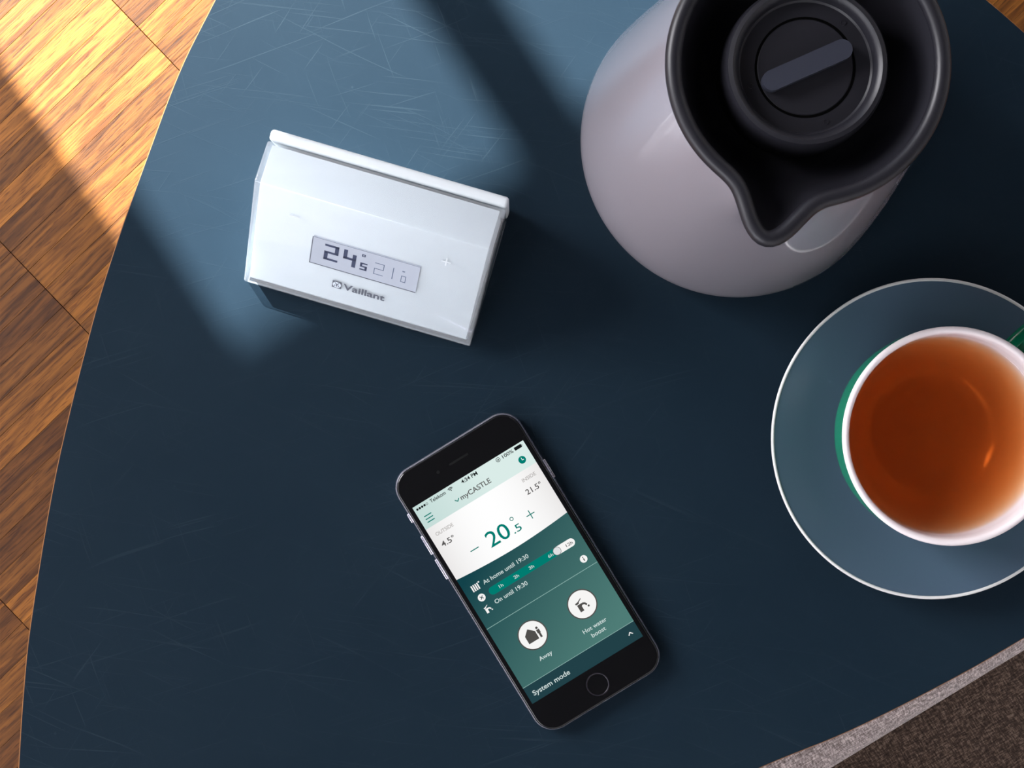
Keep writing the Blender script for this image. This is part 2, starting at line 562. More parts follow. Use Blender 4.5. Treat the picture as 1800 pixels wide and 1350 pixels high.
def inside(pt, poly):
    x, y = pt
    c = False
    n = len(poly)
    for i in range(n):
        x0, y0 = poly[i]
        x1, y1 = poly[(i + 1) % n]
        if (y0 > y) != (y1 > y) and x < (x1 - x0) * (y - y0) / (y1 - y0) + x0:
            c = not c
    return c

bm = bmesh.new()
mrot = Matrix.Rotation(ROOM_ROT, 4, 'Z')
# room frame: local x runs along P, local y is -H
add_box(bm, -2.3, 2.3, -2.4, 2.0, -0.06, -0.0125, mrot)
floor = structure(bm_obj('floor', bm, SUBFLOOR), 'oak mosaic parquet floor of short parallel strips', 'floor')

def plank_mesh(name):
    bm = box_bm(GAP / 2, PL_L - GAP / 2, GAPW / 2, PL_W - GAPW / 2, -0.012, 0.0, 0.0)
    top = [e for e in bm.edges if all(v.co.z > -0.001 for v in e.verts)]
    bmesh.ops.bevel(bm, geom=top, offset=0.00015, segments=1, affect='EDGES')
    me = bpy.data.meshes.new(name)
    bm.to_mesh(me)
    bm.free()
    me.materials.append(WOOD)
    return me

PLANK = plank_mesh('plank')
tones = {}
light = {(-1, -3): 0.98, (-1, 0): 0.9, (-1, -4): 0.25}  # set tones; the low one puts a shadow's edge into a plank's colour
near, far = [], []
f_floor = K * D / (D + T)
for ie in range(-20, 20):
    for ic in range(-190, 190):
        e = E0 + ie * PL_L
        c = C0 + ic * PL_W
        m = E_DIR * (e + PL_L / 2) + C_DIR * (c + PL_W / 2)
        rm = (m.dot(PX), m.dot(HX))
        if rm[0] > 2.12 or rm[0] < -2.12 or rm[1] < -1.85 or rm[1] > 2.25:
            continue
        seen = False
        for s in (0.02, 0.25, 0.5, 0.75, 0.98):
            q = E_DIR * (e + PL_L * s) + C_DIR * (c + PL_W / 2)
            px, py = 900 + q.x * f_floor, 675 - q.y * f_floor
            onp = (q.x * D / (D + T), q.y * D / (D + T))
            if -70 < px < 1870 and -70 < py < 1420 and not inside(onp, TABLE_PTS):
                seen = True
        (near if seen else far).append((e, c, ie, ic))
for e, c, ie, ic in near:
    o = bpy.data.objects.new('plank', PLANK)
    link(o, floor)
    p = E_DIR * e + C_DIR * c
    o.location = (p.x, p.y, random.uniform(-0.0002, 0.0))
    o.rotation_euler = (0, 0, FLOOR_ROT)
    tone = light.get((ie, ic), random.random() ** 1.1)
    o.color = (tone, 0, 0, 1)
verts, faces = [], []
for e, c, ie, ic in far:
    k = len(verts)
    for z in (-0.012, 0.0):
        for (de, dc) in ((GAP / 2, GAPW / 2), (PL_L - GAP / 2, GAPW / 2), (PL_L - GAP / 2, PL_W - GAPW / 2), (GAP / 2, PL_W - GAPW / 2)):
            verts.append((e + de, c + dc, z))
    faces += [(k + 4, k + 5, k + 6, k + 7), (k, k + 1, k + 5, k + 4), (k + 1, k + 2, k + 6, k + 5), (k + 2, k + 3, k + 7, k + 6), (k + 3, k, k + 4, k + 7)]
me = bpy.data.meshes.new('parquet_beyond')
me.from_pydata(verts, [], faces)
fo = mesh_obj('parquet_beyond', me, WOOD, floor)
fo.rotation_euler = (0, 0, FLOOR_ROT)
fo.color = (0, 0, 1, 1)
fo['kind'] = 'stuff'

def room_box(bm, a0, a1, b0, b1, z0, z1):
    add_box(bm, a0, a1, -b1, -b0, z0, z1, mrot)

WZ = 3.0
LINTEL = T + (2.0 - 0.084) * TAN_EL
A0, A1 = -0.18, 0.36
bm = bmesh.new()
room_box(bm, -2.3, NW_A0, -2.0, -1.9, 0, WZ)
room_box(bm, NW_A0, NW_A1, -2.0, -1.9, 0, NW_Z0)
room_box(bm, NW_A0, NW_A1, -2.0, -1.9, NW_Z1, WZ)
room_box(bm, NW_A1, A0, -2.0, -1.9, 0, WZ)
room_box(bm, A1, 2.3, -2.0, -1.9, 0, WZ)
room_box(bm, A0, A1, -2.0, -1.9, 0, 0.3)
room_box(bm, A0, A1, -2.0, -1.9, LINTEL, WZ)
structure(bm_obj('wall_back', bm, WALL), 'plastered window wall', 'wall')
bm = bmesh.new()
room_box(bm, -2.3, -2.2, -1.9, WIN_B0, 0, WZ)
room_box(bm, -2.3, -2.2, WIN_B1, 2.4, 0, WZ)
room_box(bm, -2.3, -2.2, WIN_B0, WIN_B1, 0, WIN_Z0)
room_box(bm, -2.3, -2.2, WIN_B0, WIN_B1, WIN_Z1, WZ)
structure(bm_obj('wall_left', bm, WALL), 'plastered wall with wide window', 'wall')
bm = bmesh.new()
room_box(bm, 2.2, 2.3, -1.9, 2.4, 0, WZ)
structure(bm_obj('wall_right', bm, WALL), 'plain plastered wall', 'wall')
bm = bmesh.new()
room_box(bm, -2.2, 2.2, 2.3, 2.4, 0, WZ)
structure(bm_obj('wall_front', bm, WALL), 'plastered wall opposite the narrow window', 'wall')
bm = bmesh.new()
room_box(bm, -2.3, 2.3, -2.0, 2.4, WZ, WZ + 0.08)
structure(bm_obj('ceiling', bm, CEIL), 'plain grey ceiling', 'ceiling')

w1 = bpy.data.objects.new('window_1', None)
link(w1)
structure(w1, 'narrow window that lets the sunlight in', 'window')
for name, args in (('mullion', (0.058, 0.093, -1.985, -1.955, 0.3, LINTEL)),
                   ('transom', (A0, A1, -1.985, -1.955, 1.62, 1.66)),
                   ('sun_blocking_panel', (A0, -0.094, -1.98, -1.96, 1.66, LINTEL)),  # added panel, narrows the sunbeam that reaches the table
                   ('sill', (A0, A1, -2.00, -1.86, 0.3, 0.315))):
    bm = bmesh.new()
    room_box(bm, *args)
    bm_obj(name, bm, FRAME_W, w1)
w2 = bpy.data.objects.new('window_2', None)
link(w2)
structure(w2, 'wide window in the left wall', 'window')
for name, args in (('mullion', (-2.28, -2.24, 0.07, 0.13, WIN_Z0, WIN_Z1)),
                   ('jamb', (-2.29, -2.23, WIN_B0, WIN_B0 + 0.05, WIN_Z0, WIN_Z1)),
                   ('jamb', (-2.29, -2.23, WIN_B1 - 0.05, WIN_B1, WIN_Z0, WIN_Z1)),
                   ('sill', (-2.30, -2.12, WIN_B0, WIN_B1, WIN_Z0, WIN_Z0 + 0.02))):
    bm = bmesh.new()
    room_box(bm, *args)
    bm_obj(name, bm, FRAME_W, w2)

w3 = bpy.data.objects.new('fill_window', None)  # unseen window, put in for the back fill light
link(w3)
structure(w3, 'wide window added beside the narrow one for fill light', 'window')
for name, args in (('mullion', (-1.39, -1.33, -1.985, -1.945, NW_Z0, NW_Z1)),
                   ('jamb', (NW_A0, NW_A0 + 0.05, -1.99, -1.93, NW_Z0, NW_Z1)),
                   ('jamb', (NW_A1 - 0.05, NW_A1, -1.99, -1.93, NW_Z0, NW_Z1)),
                   ('sill', (NW_A0, NW_A1, -2.00, -1.82, NW_Z0, NW_Z0 + 0.02))):
    bm = bmesh.new()
    room_box(bm, *args)
    bm_obj(name, bm, FRAME_W, w3)

# ------------------------------------------------------------------ table
table = thing('table', 'curved-sided table with dark blue scratched linoleum top and thin oak edge', 'table', (0, 0, 0))
def inset(poly, d):
    n = len(poly)
    out = []
    for i in range(n):
        a = Vector(poly[i - 1]); b = Vector(poly[(i + 1) % n])
        t = (b - a).normalized()
        out.append((poly[i][0] + t.y * -d, poly[i][1] + t.x * d))
    return out
_area = sum(TABLE_PTS[i - 1][0] * TABLE_PTS[i][1] - TABLE_PTS[i][0] * TABLE_PTS[i - 1][1] for i in range(len(TABLE_PTS)))
if _area < 0:
    TABLE_PTS.reverse()
inner = inset(TABLE_PTS, 0.0005)
board_pts = inset(TABLE_PTS, 0.001)
bm_obj('linoleum_top', prism_bm(inner, T - 0.003, T), LINO, table)
# oak edge band: a ring around the board
bm = bmesh.new()
n = len(TABLE_PTS)
rings = []
for pts, z in ((TABLE_PTS, T - 0.021), (TABLE_PTS, T - 0.0006), (inset(TABLE_PTS, 0.0003), T - 0.0001), (inner, T - 0.0001), (inner, T - 0.003), (inset(TABLE_PTS, 0.004), T - 0.003), (inset(TABLE_PTS, 0.004), T - 0.021)):
    rings.append([bm.verts.new((x, y, z)) for x, y in pts])
for A, B in zip(rings, rings[1:] + rings[:1]):
    for i in range(n):
        j = (i + 1) % n
        bm.faces.new((A[i], A[j], B[j], B[i]))
bm_obj('edge_band', bm, OAK_EDGE, table)
bm_obj('board', prism_bm(inset(TABLE_PTS, 0.0042), T - 0.021, T - 0.0032), DARK_WOOD, table)
for lx, ly in ((250, 1480), (2090, 560), (850, -380)):
    x, y = (lx - 900) / K, (675 - ly) / K
    path = [Vector((x, y, T - 0.02)), Vector((x * 1.06, y * 1.06, 0.0))]
    bm_obj('leg', tube_bm(path, [0.019, 0.012], 20), DARK_WOOD, table, smooth=False)

# ------------------------------------------------------------------ armchair under the lower right edge
A_DIR = Vector((0.853, 0.52)).normalized()
B_DIR = Vector((A_DIR.y, -A_DIR.x))              # away from the table
chair = thing('armchair', 'grey-brown tweed armchair pushed against the table edge', 'armchair', (0.204, -0.163, 0), math.atan2(A_DIR.y, A_DIR.x))
def cushion(name, x0, x1, y0, y1, z0, z1, bev, mat=None):
    o = bm_obj(name, box_bm(x0, x1, y0, y1, z0, z1, bev, 6), mat or TWEED, chair)
    return sharp(o, 60)
# chair frame: local x along the arm, local y towards the table (minus = away from it)
cushion('armrest', -0.46, 0.10, 0.0, 0.080, 0.20, 0.465, 0.036)
cushion('armrest', -0.46, 0.10, -0.625, -0.545, 0.20, 0.465, 0.036)
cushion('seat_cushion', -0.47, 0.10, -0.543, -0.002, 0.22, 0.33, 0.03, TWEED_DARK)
cushion('backrest', -0.57, -0.462, -0.625, 0.080, 0.20, 0.68, 0.04)
for x in (-0.52, 0.06):
    for y in (-0.58, 0.03):
        bm_obj('leg', tube_bm([Vector((x, y, 0.21)), Vector((x, y, 0.0))], [0.02, 0.014], 16), DARK_WOOD, chair)
bm_obj('seat_frame', box_bm(-0.55, 0.09, -0.6, 0.06, 0.195, 0.222, 0.004, 2), DARK_WOOD, chair)

# ------------------------------------------------------------------ thermostat
ANG_T = math.radians(-16.2)
TH_O = Vector((-0.11958, 0.04609, T))
th = thing('room_thermostat', 'white wedge-shaped room thermostat with clear cover reading 24 and a half degrees', 'thermostat', TH_O, ANG_T)
TW = 0.1049
PROF = [(0.0, 0.0005), (0.0, 0.010), (0.041, 0.059), (0.0645, 0.053), (0.0645, 0.0005)]   # (depth, height), front to back

def profile_inset(prof, d):
    n = len(prof)
    out = []
    for i in range(n):
        p0, p1, p2 = Vector(prof[i - 1]), Vector(prof[i]), Vector(prof[(i + 1) % n])
        e1 = (p1 - p0).normalized(); e2 = (p2 - p1).normalized()
        n1 = Vector((e1.y, -e1.x)); n2 = Vector((e2.y, -e2.x))
        k = 1 + n1.dot(n2)
        out.append(tuple(p1 + (n1 + n2) * (d / k)))
    return out

def profile_prism(prof, x0, x1, bev=0.0, seg=3):
    bm = bmesh.new()
    L = [bm.verts.new((x0, y, z)) for y, z in prof]
    R = [bm.verts.new((x1, y, z)) for y, z in prof]
    bm.faces.new(L); bm.faces.new(R[::-1])
    n = len(prof)
    for i in range(n):
        j = (i + 1) % n
        bm.faces.new((L[i], R[i], R[j], L[j]))
    bmesh.ops.recalc_face_normals(bm, faces=bm.faces)
    if bev:
        bmesh.ops.bevel(bm, geom=list(bm.edges), offset=bev, segments=seg, profile=0.5, affect='EDGES')
    return bm

CLR = 0.0024
cover_prof = [(0.0, 0.0), (0.0, 0.010), (0.041, 0.059), (0.0590, 0.0544), (0.0590, 0.0)]
body_prof = [(0.00246, 0.0), (0.00246, 0.01185), (0.0407, 0.0577), (0.0578, 0.0540), (0.0578, 0.0)]
body = sharp(bm_obj('body', profile_prism(body_prof, CLR, TW - CLR, 0.0004, 2), WHITE_PL, th), 30)
cov = sharp(bm_obj('clear_cover', profile_prism(cover_prof, 0, TW, 0.0009, 3), ACRYL, th), 30)
back_prof = [(0.0594, 0.0), (0.0594, 0.0535), (0.0645, 0.0535), (0.0645, 0.0)]
sharp(bm_obj('back_plate', profile_prism(back_prof, 0.0, TW, 0.0016, 4), WHITE_PL, th), 50)

# the sloping face: origin at its lower left corner, x along the width, y up the slope
EY = Vector((0.0, 0.041, 0.049)).normalized()
EX = Vector((1, 0, 0))
EZ = EX.cross(EY)
FACE = Matrix(((EX.x, EY.x, EZ.x, 0), (EX.y, EY.y, EZ.y, 0), (EX.z, EY.z, EZ.z, 0), (0, 0, 0, 1)))
def on_face(o, parent_part=None):
    o.matrix_local = Matrix.Translation((0, 0, 0.010)) @ FACE
    return o
LIFT = 0.00025
def poly_bm(polys, z):
    """flat polygons (mm) at height z above the plane they are printed on"""
    bm = bmesh.new()
    for p in polys:
        bm.faces.new([bm.verts.new((x * 0.001, y * 0.001, z)) for x, y in p])
    for f in bm.faces:
        f.normal_update()
        if f.normal.z < 0:
            f.normal_flip()
    return bm
def rect(x0, y0, x1, y1):
    return [(x0, y0), (x1, y0), (x1, y1), (x0, y1)]

bm = bmesh.new()
add_box(bm, 0.0284, 0.0762, 0.0248, 0.0411, -0.0006, LIFT)
disp = on_face(bm_obj('display', bm, LCD, th))
bm = poly_bm([rect(28.0, 24.3, 76.2, 24.8), rect(28.0, 24.8, 28.4, 41.1), rect(28.4, 40.95, 76.2, 41.15)], LIFT + 0.00002)  # thin dark lines along the left, lower and upper display edges
bm_obj('display_edge_lines', bm, LOGO_INK, disp, recalc=False)

def seg7(x0, y0, x1, y1, segs, th_h, th_v):
    ym = (y0 + y1) / 2
    out = []
    for s in segs:
        out.append({'t': rect(x0, y1 - th_h, x1, y1), 'm': rect(x0, ym - th_h / 2, x1, ym + th_h / 2), 'b': rect(x0, y0, x1, y0 + th_h),
                    'tl': rect(x0, ym, x0 + th_v, y1), 'tr': rect(x1 - th_v, ym, x1, y1), 'bl': rect(x0, y0, x0 + th_v, ym), 'br': rect(x1 - th_v, y0, x1, ym)}[s])
    return out
zt = LIFT + 0.00004
def lcd_part(name, polys, mat):
    return bm_obj(name, poly_bm(polys, zt), mat, disp, recalc=False)
lcd_part('digit_two', seg7(33.9, 29.0, 40.2, 38.8, ('t', 'tr', 'm', 'bl', 'b'), 1.25, 1.7), LCD_INK)
lcd_part('digit_four', [rect(42.4, 33.0, 44.1, 38.8), rect(42.4, 33.0, 48.2, 34.4), rect(46.5, 29.0, 48.2, 36.9)], LCD_INK)
lcd_part('digit_five', seg7(50.2, 29.0, 53.4, 33.6, ('t', 'tl', 'm', 'br', 'b'), 0.8, 1.0), LCD_INK)
lcd_part('degree_mark', [rect(50.4, 37.4, 52.0, 37.8), rect(50.4, 38.5, 52.0, 38.9), rect(50.4, 37.8, 50.9, 38.5), rect(51.5, 37.8, 52.0, 38.5)], LCD_INK)
lcd_part('thin_digit_two', seg7(56.5, 28.8, 60.8, 36.1, ('t', 'tr', 'm', 'bl', 'b'), 0.38, 0.34), LCD_THIN)
lcd_part('thin_digit_one', [rect(64.7, 28.8, 65.1, 36.1)], LCD_THIN)
lcd_part('thin_degree_mark', [rect(68.8, 35.1, 70.0, 35.8)], LCD_THIN)
lcd_part('thin_digit_zero', seg7(68.7, 28.6, 70.95, 32.7, ('t', 'tl', 'tr', 'bl', 'br', 'b'), 0.4, 0.32), LCD_THIN)

# ---- text helper: flat lettering as mesh, set by start, width and cap height
CAP = 0.727
def text_obj(name, body, x, y, width, cap, mat, parent, z=0.0, unit=0.001, bold=0.0, extra=None):
    cu = bpy.data.curves.new(name, 'FONT')
    cu.body = body
    cu.size = 1.0
    cu.fill_mode = 'FRONT'
    cu.resolution_u = 4
    cu.offset = bold
    tmp = bpy.data.objects.new(name + '_curve', cu)
    COL.objects.link(tmp)
    bpy.context.view_layer.update()
    me = bpy.data.meshes.new_from_object(tmp.evaluated_get(bpy.context.evaluated_depsgraph_get()))
    bpy.data.objects.remove(tmp)
    bpy.data.curves.remove(cu)
    xs = [v.co.x for v in me.vertices]
    x0, x1 = min(xs), max(xs)
    sy = cap / CAP
    sx = width / (x1 - x0) if width else sy
    for v in me.vertices:
        v.co = Vector(((x + (v.co.x - x0) * sx) * unit, (y + v.co.y * sy) * unit, z))
    if extra:
        extra(me)
    me.name = name
    return mesh_obj(name, me, mat, parent)

on_face(text_obj('brand_lettering', 'Vaillant', 44.6, 13.35, 18.9, 3.85, LOGO_INK, th, LIFT, bold=0.022))
# emblem: a square with a pale egg shape and two ears
def ellipse(cx, cy, rx, ry, n=24):
    return [(cx + rx * math.cos(2 * math.pi * k / n), cy + ry * math.sin(2 * math.pi * k / n)) for k in range(n)]
emb = on_face(bm_obj('emblem', poly_bm([rect(39.55, 13.0, 43.75, 17.3)], LIFT), LOGO_INK, th, recalc=False))
bm_obj('emblem_field', poly_bm([ellipse(41.65, 15.1, 1.85, 1.85)], LIFT + 0.00002), LOGO_PALE, emb, recalc=False)
bm_obj('emblem_figure', poly_bm([[(41.45, 13.9), (41.85, 13.9), (42.0, 15.2), (42.9, 16.5), (42.2, 16.3), (41.65, 15.5), (41.1, 16.3), (40.4, 16.5), (41.3, 15.2)],
                                 rect(40.3, 16.75, 43.0, 17.0), ellipse(40.8, 14.5, 0.25, 0.5, 12), ellipse(42.5, 14.5, 0.25, 0.5, 12)], LIFT + 0.00004), LOGO_INK, emb, recalc=False)
on_face(bm_obj('minus_mark', poly_bm([rect(16.6, 49.3, 21.0, 49.9)], LIFT), MARK_PALE, th, recalc=False))
on_face(bm_obj('plus_mark', poly_bm([rect(84.3, 48.5, 88.4, 49.1), rect(86.05, 46.4, 86.65, 48.5), rect(86.05, 49.1, 86.65, 51.2)], LIFT), MARK_PALE, th, recalc=False))

# ------------------------------------------------------------------ thermos jug
JX, JY = 0.1000, 0.1080
jug = thing('thermos_jug', 'grey glossy thermos jug with dark rim, pouring spout and screw lid', 'jug', (JX, JY, T))
SP_A = math.atan2(-0.9715, -0.237)          # spout direction
def adiff(a, b):
    return (a - b + math.pi) % (2 * math.pi) - math.pi
def spout(a, w=0.197):
    d = adiff(a, SP_A)
    return math.exp(-(d / w) ** 2)
RIM_Z, RIM_R, SP_L = 0.213, 0.0482, 0.0152
def body_r(r, z, a, k):
    t = max(0.0, min(1.0, (z - 0.155) / (RIM_Z - 0.155)))
    return r + SP_L * 0.92 * spout(a, 0.21) * t * t
prof = [(0.0, 0.0), (0.058, 0.0), (0.0635, 0.0012), (0.0672, 0.0045), (0.0690, 0.009), (0.0696, 0.014)]
for k in range(1, 31):
    z = 0.014 + (0.2105 - 0.014) * k / 30
    t = k / 30
    prof.append((0.0696 - 0.0232 * (0.78 * t + 0.22 * t * t), z))
jb = bm_obj('body', lathe_bm(prof, 192, rfun=body_r), JUG_BODY, jug)
sharp(jb, 40)
# rim: a rounded lip that follows the spout
path = []
NP = 240
for i in range(NP):
    a = 2 * math.pi * i / NP
    r = RIM_R - 0.0027 + SP_L * spout(a)
    path.append(Vector((r * math.cos(a), r * math.sin(a), RIM_Z + 0.0015 * spout(a))))
sharp(bm_obj('rim', tube_bm(path, 0.0029, 16, closed=True), JUG_DARK, jug), 80)
# dark funnel inside the rim, running into the spout
def funnel_r(r, z, a, k):
    t = max(0.0, min(1.0, (z - 0.1855) / (RIM_Z - 0.1855)))
    return r + SP_L * spout(a) * t ** 0.8
fprof = [(RIM_R - 0.0045, RIM_Z), (RIM_R - 0.0060, 0.2085), (RIM_R - 0.0080, 0.202), (RIM_R - 0.0105, 0.195), (RIM_R - 0.0135, 0.189), (RIM_R - 0.0165, 0.1862), (0.0275, 0.1855), (0.0, 0.1855)]
sharp(bm_obj('pouring_funnel', lathe_bm(fprof, 240, rfun=funnel_r), JUG_DARK, jug), 60)
# lid
lid_prof = [(0.0, 0.1856), (0.0282, 0.1856), (0.0284, 0.190), (0.0282, 0.2045), (0.0276, 0.2105), (0.0269, 0.2122), (0.0254, 0.2126), (0.0240, 0.2118),
            (0.0233, 0.2100), (0.0229, 0.2072), (0.0222, 0.2066), (0.0172, 0.2066), (0.0172, 0.2050), (0.0, 0.2050)]
lid = sharp(bm_obj('lid', lathe_bm(lid_prof, 128), JUG_DARK, jug), 40)
sharp(bm_obj('lid_groove', lathe_bm([(0.0161, 0.2052), (0.0161, 0.20670), (0.01725, 0.20670), (0.01725, 0.2052)], 128), GROOVE, lid), 40)
sharp(bm_obj('lid_disc', lathe_bm([(0.0, 0.2052), (0.0164, 0.2052), (0.0164, 0.2067), (0.0161, 0.2070), (0.0, 0.2070)], 128), JUG_DARK, lid), 30)
bm = prism_bm(rounded_rect(0.0163, 0.0035, 0.00349, 10), 0.2068, 0.2122)
top = [e for e in bm.edges if all(v.co.z > 0.212 for v in e.verts)]
bmesh.ops.bevel(bm, geom=top, offset=0.0008, segments=3, profile=0.5, affect='EDGES')
grip = sharp(bm_obj('lid_grip', bm, JUG_GRIP, lid), 40)
grip.rotation_euler = (0, 0, math.radians(23.8))
for ax, ay in ((-0.0185, -0.0062), (0.0072, -0.0185), (0.013, 0.0152)):
    bm_obj('lid_stud', lathe_bm([(0.0, 0.2064), (0.0010, 0.2064), (0.0010, 0.2068), (0.0007, 0.2068), (0.0007, 0.20665), (0.0, 0.20665)], 20, ax, ay), JUG_DARK, lid)
# handle on the side away from the spout
hx, hy = math.cos(SP_A + math.pi), math.sin(SP_A + math.pi)
hp = catmull([(0.046, 0.196), (0.062, 0.203), (0.082, 0.198), (0.092, 0.178), (0.094, 0.140), (0.091, 0.100), (0.083, 0.070), (0.068, 0.058), (0.060, 0.058)], 6, closed=False)
sharp(bm_obj('handle', tube_bm([Vector((r * hx, r * hy, z)) for r, z in hp], 0.0065, 16, squash=(1.25, 0.8)), JUG_DARK, jug), 60)

# ------------------------------------------------------------------ saucer, cup, tea
SX, SY = 0.1853, -0.0241
saucer = thing('saucer', 'teal-grey glazed saucer with thin white rim under the teacup', 'saucer', (SX, SY, T))
sprof = [(0.0, 0.004), (0.026, 0.004), (0.028, 0.0), (0.031, 0.0), (0.033, 0.0035), (0.050, 0.0075), (0.062, 0.0120), (0.0695, 0.0160), (0.0704, 0.0170)]
tprof = [(0.0702, 0.0177), (0.0694, 0.0178), (0.064, 0.0160), (0.055, 0.0128), (0.045, 0.0098), (0.036, 0.0078), (0.030, 0.0070), (0.0, 0.0070)]
sharp(bm_obj('plate', lathe_bm(sprof + [(0.0697, 0.0176)] + tprof[2:], 160), SAUCER, saucer), 50)
rim_path = [Vector((0.0702 * math.cos(2 * math.pi * i / 160), 0.0702 * math.sin(2 * math.pi * i / 160), 0.0173)) for i in range(160)]
sharp(bm_obj('rim', tube_bm(rim_path, 0.00075, 10, closed=True), SAUCER_RIM, saucer), 80)

CX, CY = 0.1833, -0.0217
CZ = T + 0.0072
cup = thing('teacup', 'round teacup green outside and white inside, standing on the saucer', 'cup', (CX, CY, CZ))
cout = [(0.0, 0.0018), (0.022, 0.0018), (0.0235, 0.0), (0.0262, 0.0), (0.0275, 0.002), (0.0335, 0.0055), (0.0388, 0.0115), (0.0422, 0.019), (0.0440, 0.028), (0.0449, 0.038), (0.0455, 0.050), (0.0457, 0.0560)]
cin = [(0.0457, 0.0561), (0.04575, 0.0571), (0.0452, 0.0579), (0.0443, 0.0582), (0.0434, 0.0578), (0.0428, 0.0566), (0.0424, 0.050), (0.0417, 0.038), (0.0405, 0.028), (0.0385, 0.0195), (0.0345, 0.0125), (0.029, 0.0075), (0.022, 0.005), (0.0, 0.005)]
sharp(bm_obj('outer_wall', lathe_bm(cout, 128), CUP_GREEN, cup), 60)
sharp(bm_obj('inner_wall', lathe_bm(cin, 128), CUP_WHITE, cup), 80)
ha = math.radians(47)
hpts = catmull([(0.0435, 0.047), (0.053, 0.0495), (0.064, 0.047), (0.0695, 0.037), (0.066, 0.025), (0.054, 0.0165), (0.0405, 0.0145)], 7, closed=False)
sharp(bm_obj('handle', tube_bm([Vector((r * math.cos(ha), r * math.sin(ha), z)) for r, z in hpts], 0.0030, 14, squash=(1.25, 0.8)), CUP_GREEN, cup), 60)
TZ = 0.0445
tprof = [(0.0, 0.0051)] + [(r - 0.00008, z + 0.0001) for r, z in cin[::-1][1:] if z < TZ] + [(0.04195, TZ + 0.0004), (0.0416, TZ + 0.0001), (0.0408, TZ), (0.0, TZ)]
tea = bm_obj('tea', lathe_bm(tprof, 96), TEA)
sharp(tea, 60)
tea.location = (CX, CY, CZ)
tea['label'] = 'amber-brown tea filling the white-lined cup'
tea['category'] = 'tea'

# ------------------------------------------------------------------ smartphone
PH_T = 0.0070
US = 1.0 / (K * D / (D - PH_T))          # one photo pixel on the phone's face, in metres
phone = thing('smartphone', 'black smartphone with metal frame showing a green heating app', 'phone', ((927.6 - 900) * US, (675 - 1005.65) * US, T), math.radians(31.5))
HW, HH = 127.0 * US, 267.0 * US
RC = 39 * US
def rr(d, z, n=14):
    return [(x, y, z) for x, y in rounded_rect(HW - d, HH - d, RC - d, n)]
bm = bmesh.new()
rings = []
R = PH_T / 2
for k in range(0, 13):
    a = -math.pi / 2 + math.pi * k / 12
    rings.append([bm.verts.new(p) for p in rr(R * 0.9 * (1 - math.cos(a)), R + R * math.sin(a) * 0.97)])
for A, B in zip(rings[:-1], rings[1:]):
    n = len(A)
    for i in range(n):
        j = (i + 1) % n
        bm.faces.new((A[i], A[j], B[j], B[i]))
bm.faces.new(rings[0][::-1]); bm.faces.new(rings[-1])
sharp(bm_obj('metal_frame', bm, ALU, phone), 50)
# front glass with softly rounded edge
bm = bmesh.new()
rings = []
for d, z in ((1.6, 0.00555), (1.6, 0.0060), (2.2, 0.0065), (3.4, 0.00682), (5.2, 0.00697), (7.0, 0.0070)):
    rings.append([bm.verts.new(p) for p in rr(d * US + 0.0003, z)])
for A, B in zip(rings[:-1], rings[1:]):
    n = len(A)
    for i in range(n):
        j = (i + 1) % n
        bm.faces.new((A[i], A[j], B[j], B[i]))
bm.faces.new(rings[0][::-1]); bm.faces.new(rings[-1])
sharp(bm_obj('front_glass', bm, BLACK_GLASS, phone), 50)
def side_button(name, x, y0, y1):
    s = 1 if x > 0 else -1
    xo = s * (HW + 0.0007)
    xi = s * (HW - 0.0015)
    bm = box_bm(min(xi, xo), max(xi, xo), y0 * US, y1 * US, 0.0023, 0.0047, 0.0004, 2)
    sharp(bm_obj(name, bm, ALU, phone), 40)
side_button('mute_switch', -1, 179, 197)
side_button('volume_button', -1, 113, 151)
side_button('volume_button', -1, 62, 103)
side_button('power_button', 1, 117, 154)
# earpiece, sensor, home button
def flat(polys, z):
    bm = bmesh.new()
    for p in polys:
        f = bm.faces.new([bm.verts.new((x * US, y * US, z)) for x, y in p])
        f.normal_update()
        if f.normal.z < 0:
            f.normal_flip()
    return bm
ZS = PH_T
bm_obj('earpiece', flat([rounded_rect(19.5, 1.9, 1.85, 6, 0, 232.5)], ZS + 0.00004), BLACK_PART, phone, recalc=False)
bm_obj('front_sensor', flat([ellipse(-42.7, 232, 3.0, 3.0)], ZS + 0.00004), BLACK_PART, phone, recalc=False)
sharp(bm_obj('home_button', lathe_bm([(20.6 * US, ZS), (20.4 * US, ZS + 0.00012), (19.0 * US, ZS + 0.00012), (18.4 * US, ZS + 0.00002)], 64, 1.8 * US, -232.6 * US), BUTTON_RING, phone), 40)

# screen: lit picture, built in layers
M_HEAD = emission_gradient('screen_header', S(196, 220, 216), S(218, 236, 232), (-0.028, 0.043, 0), (0.006, 0.046, 0))
M_WHITE = emission('screen_white', S(246, 245, 244))
M_PALE = emission('screen_pale', S(232, 230, 229))
M_DARK = emission_gradient('screen_dark_teal', S(18, 66, 74), S(78, 124, 118), (-0.022, 0.014, 0), (0.016, -0.044, 0))
M_BAR = emission('screen_bar', S(33, 64, 71))
M_SLIDER = emission('screen_slider', S(0, 124, 112))
M_TEAL = emission('screen_teal_ink', S(0, 124, 112))
M_BLACK = emission('screen_black_ink', S(22, 26, 28))
M_GREY = emission('screen_grey_ink', S(86, 84, 84))
M_LGREY = emission('screen_light_grey_ink', S(178, 174, 172))
M_LTEXT = emission('screen_light_ink', S(205, 220, 218))
M_LINE = emission('screen_line', S(140, 178, 172))
M_RING = emission('screen_ring', S(80, 78, 76))
M_KNOB = emission('screen_knob', S(222, 224, 226))

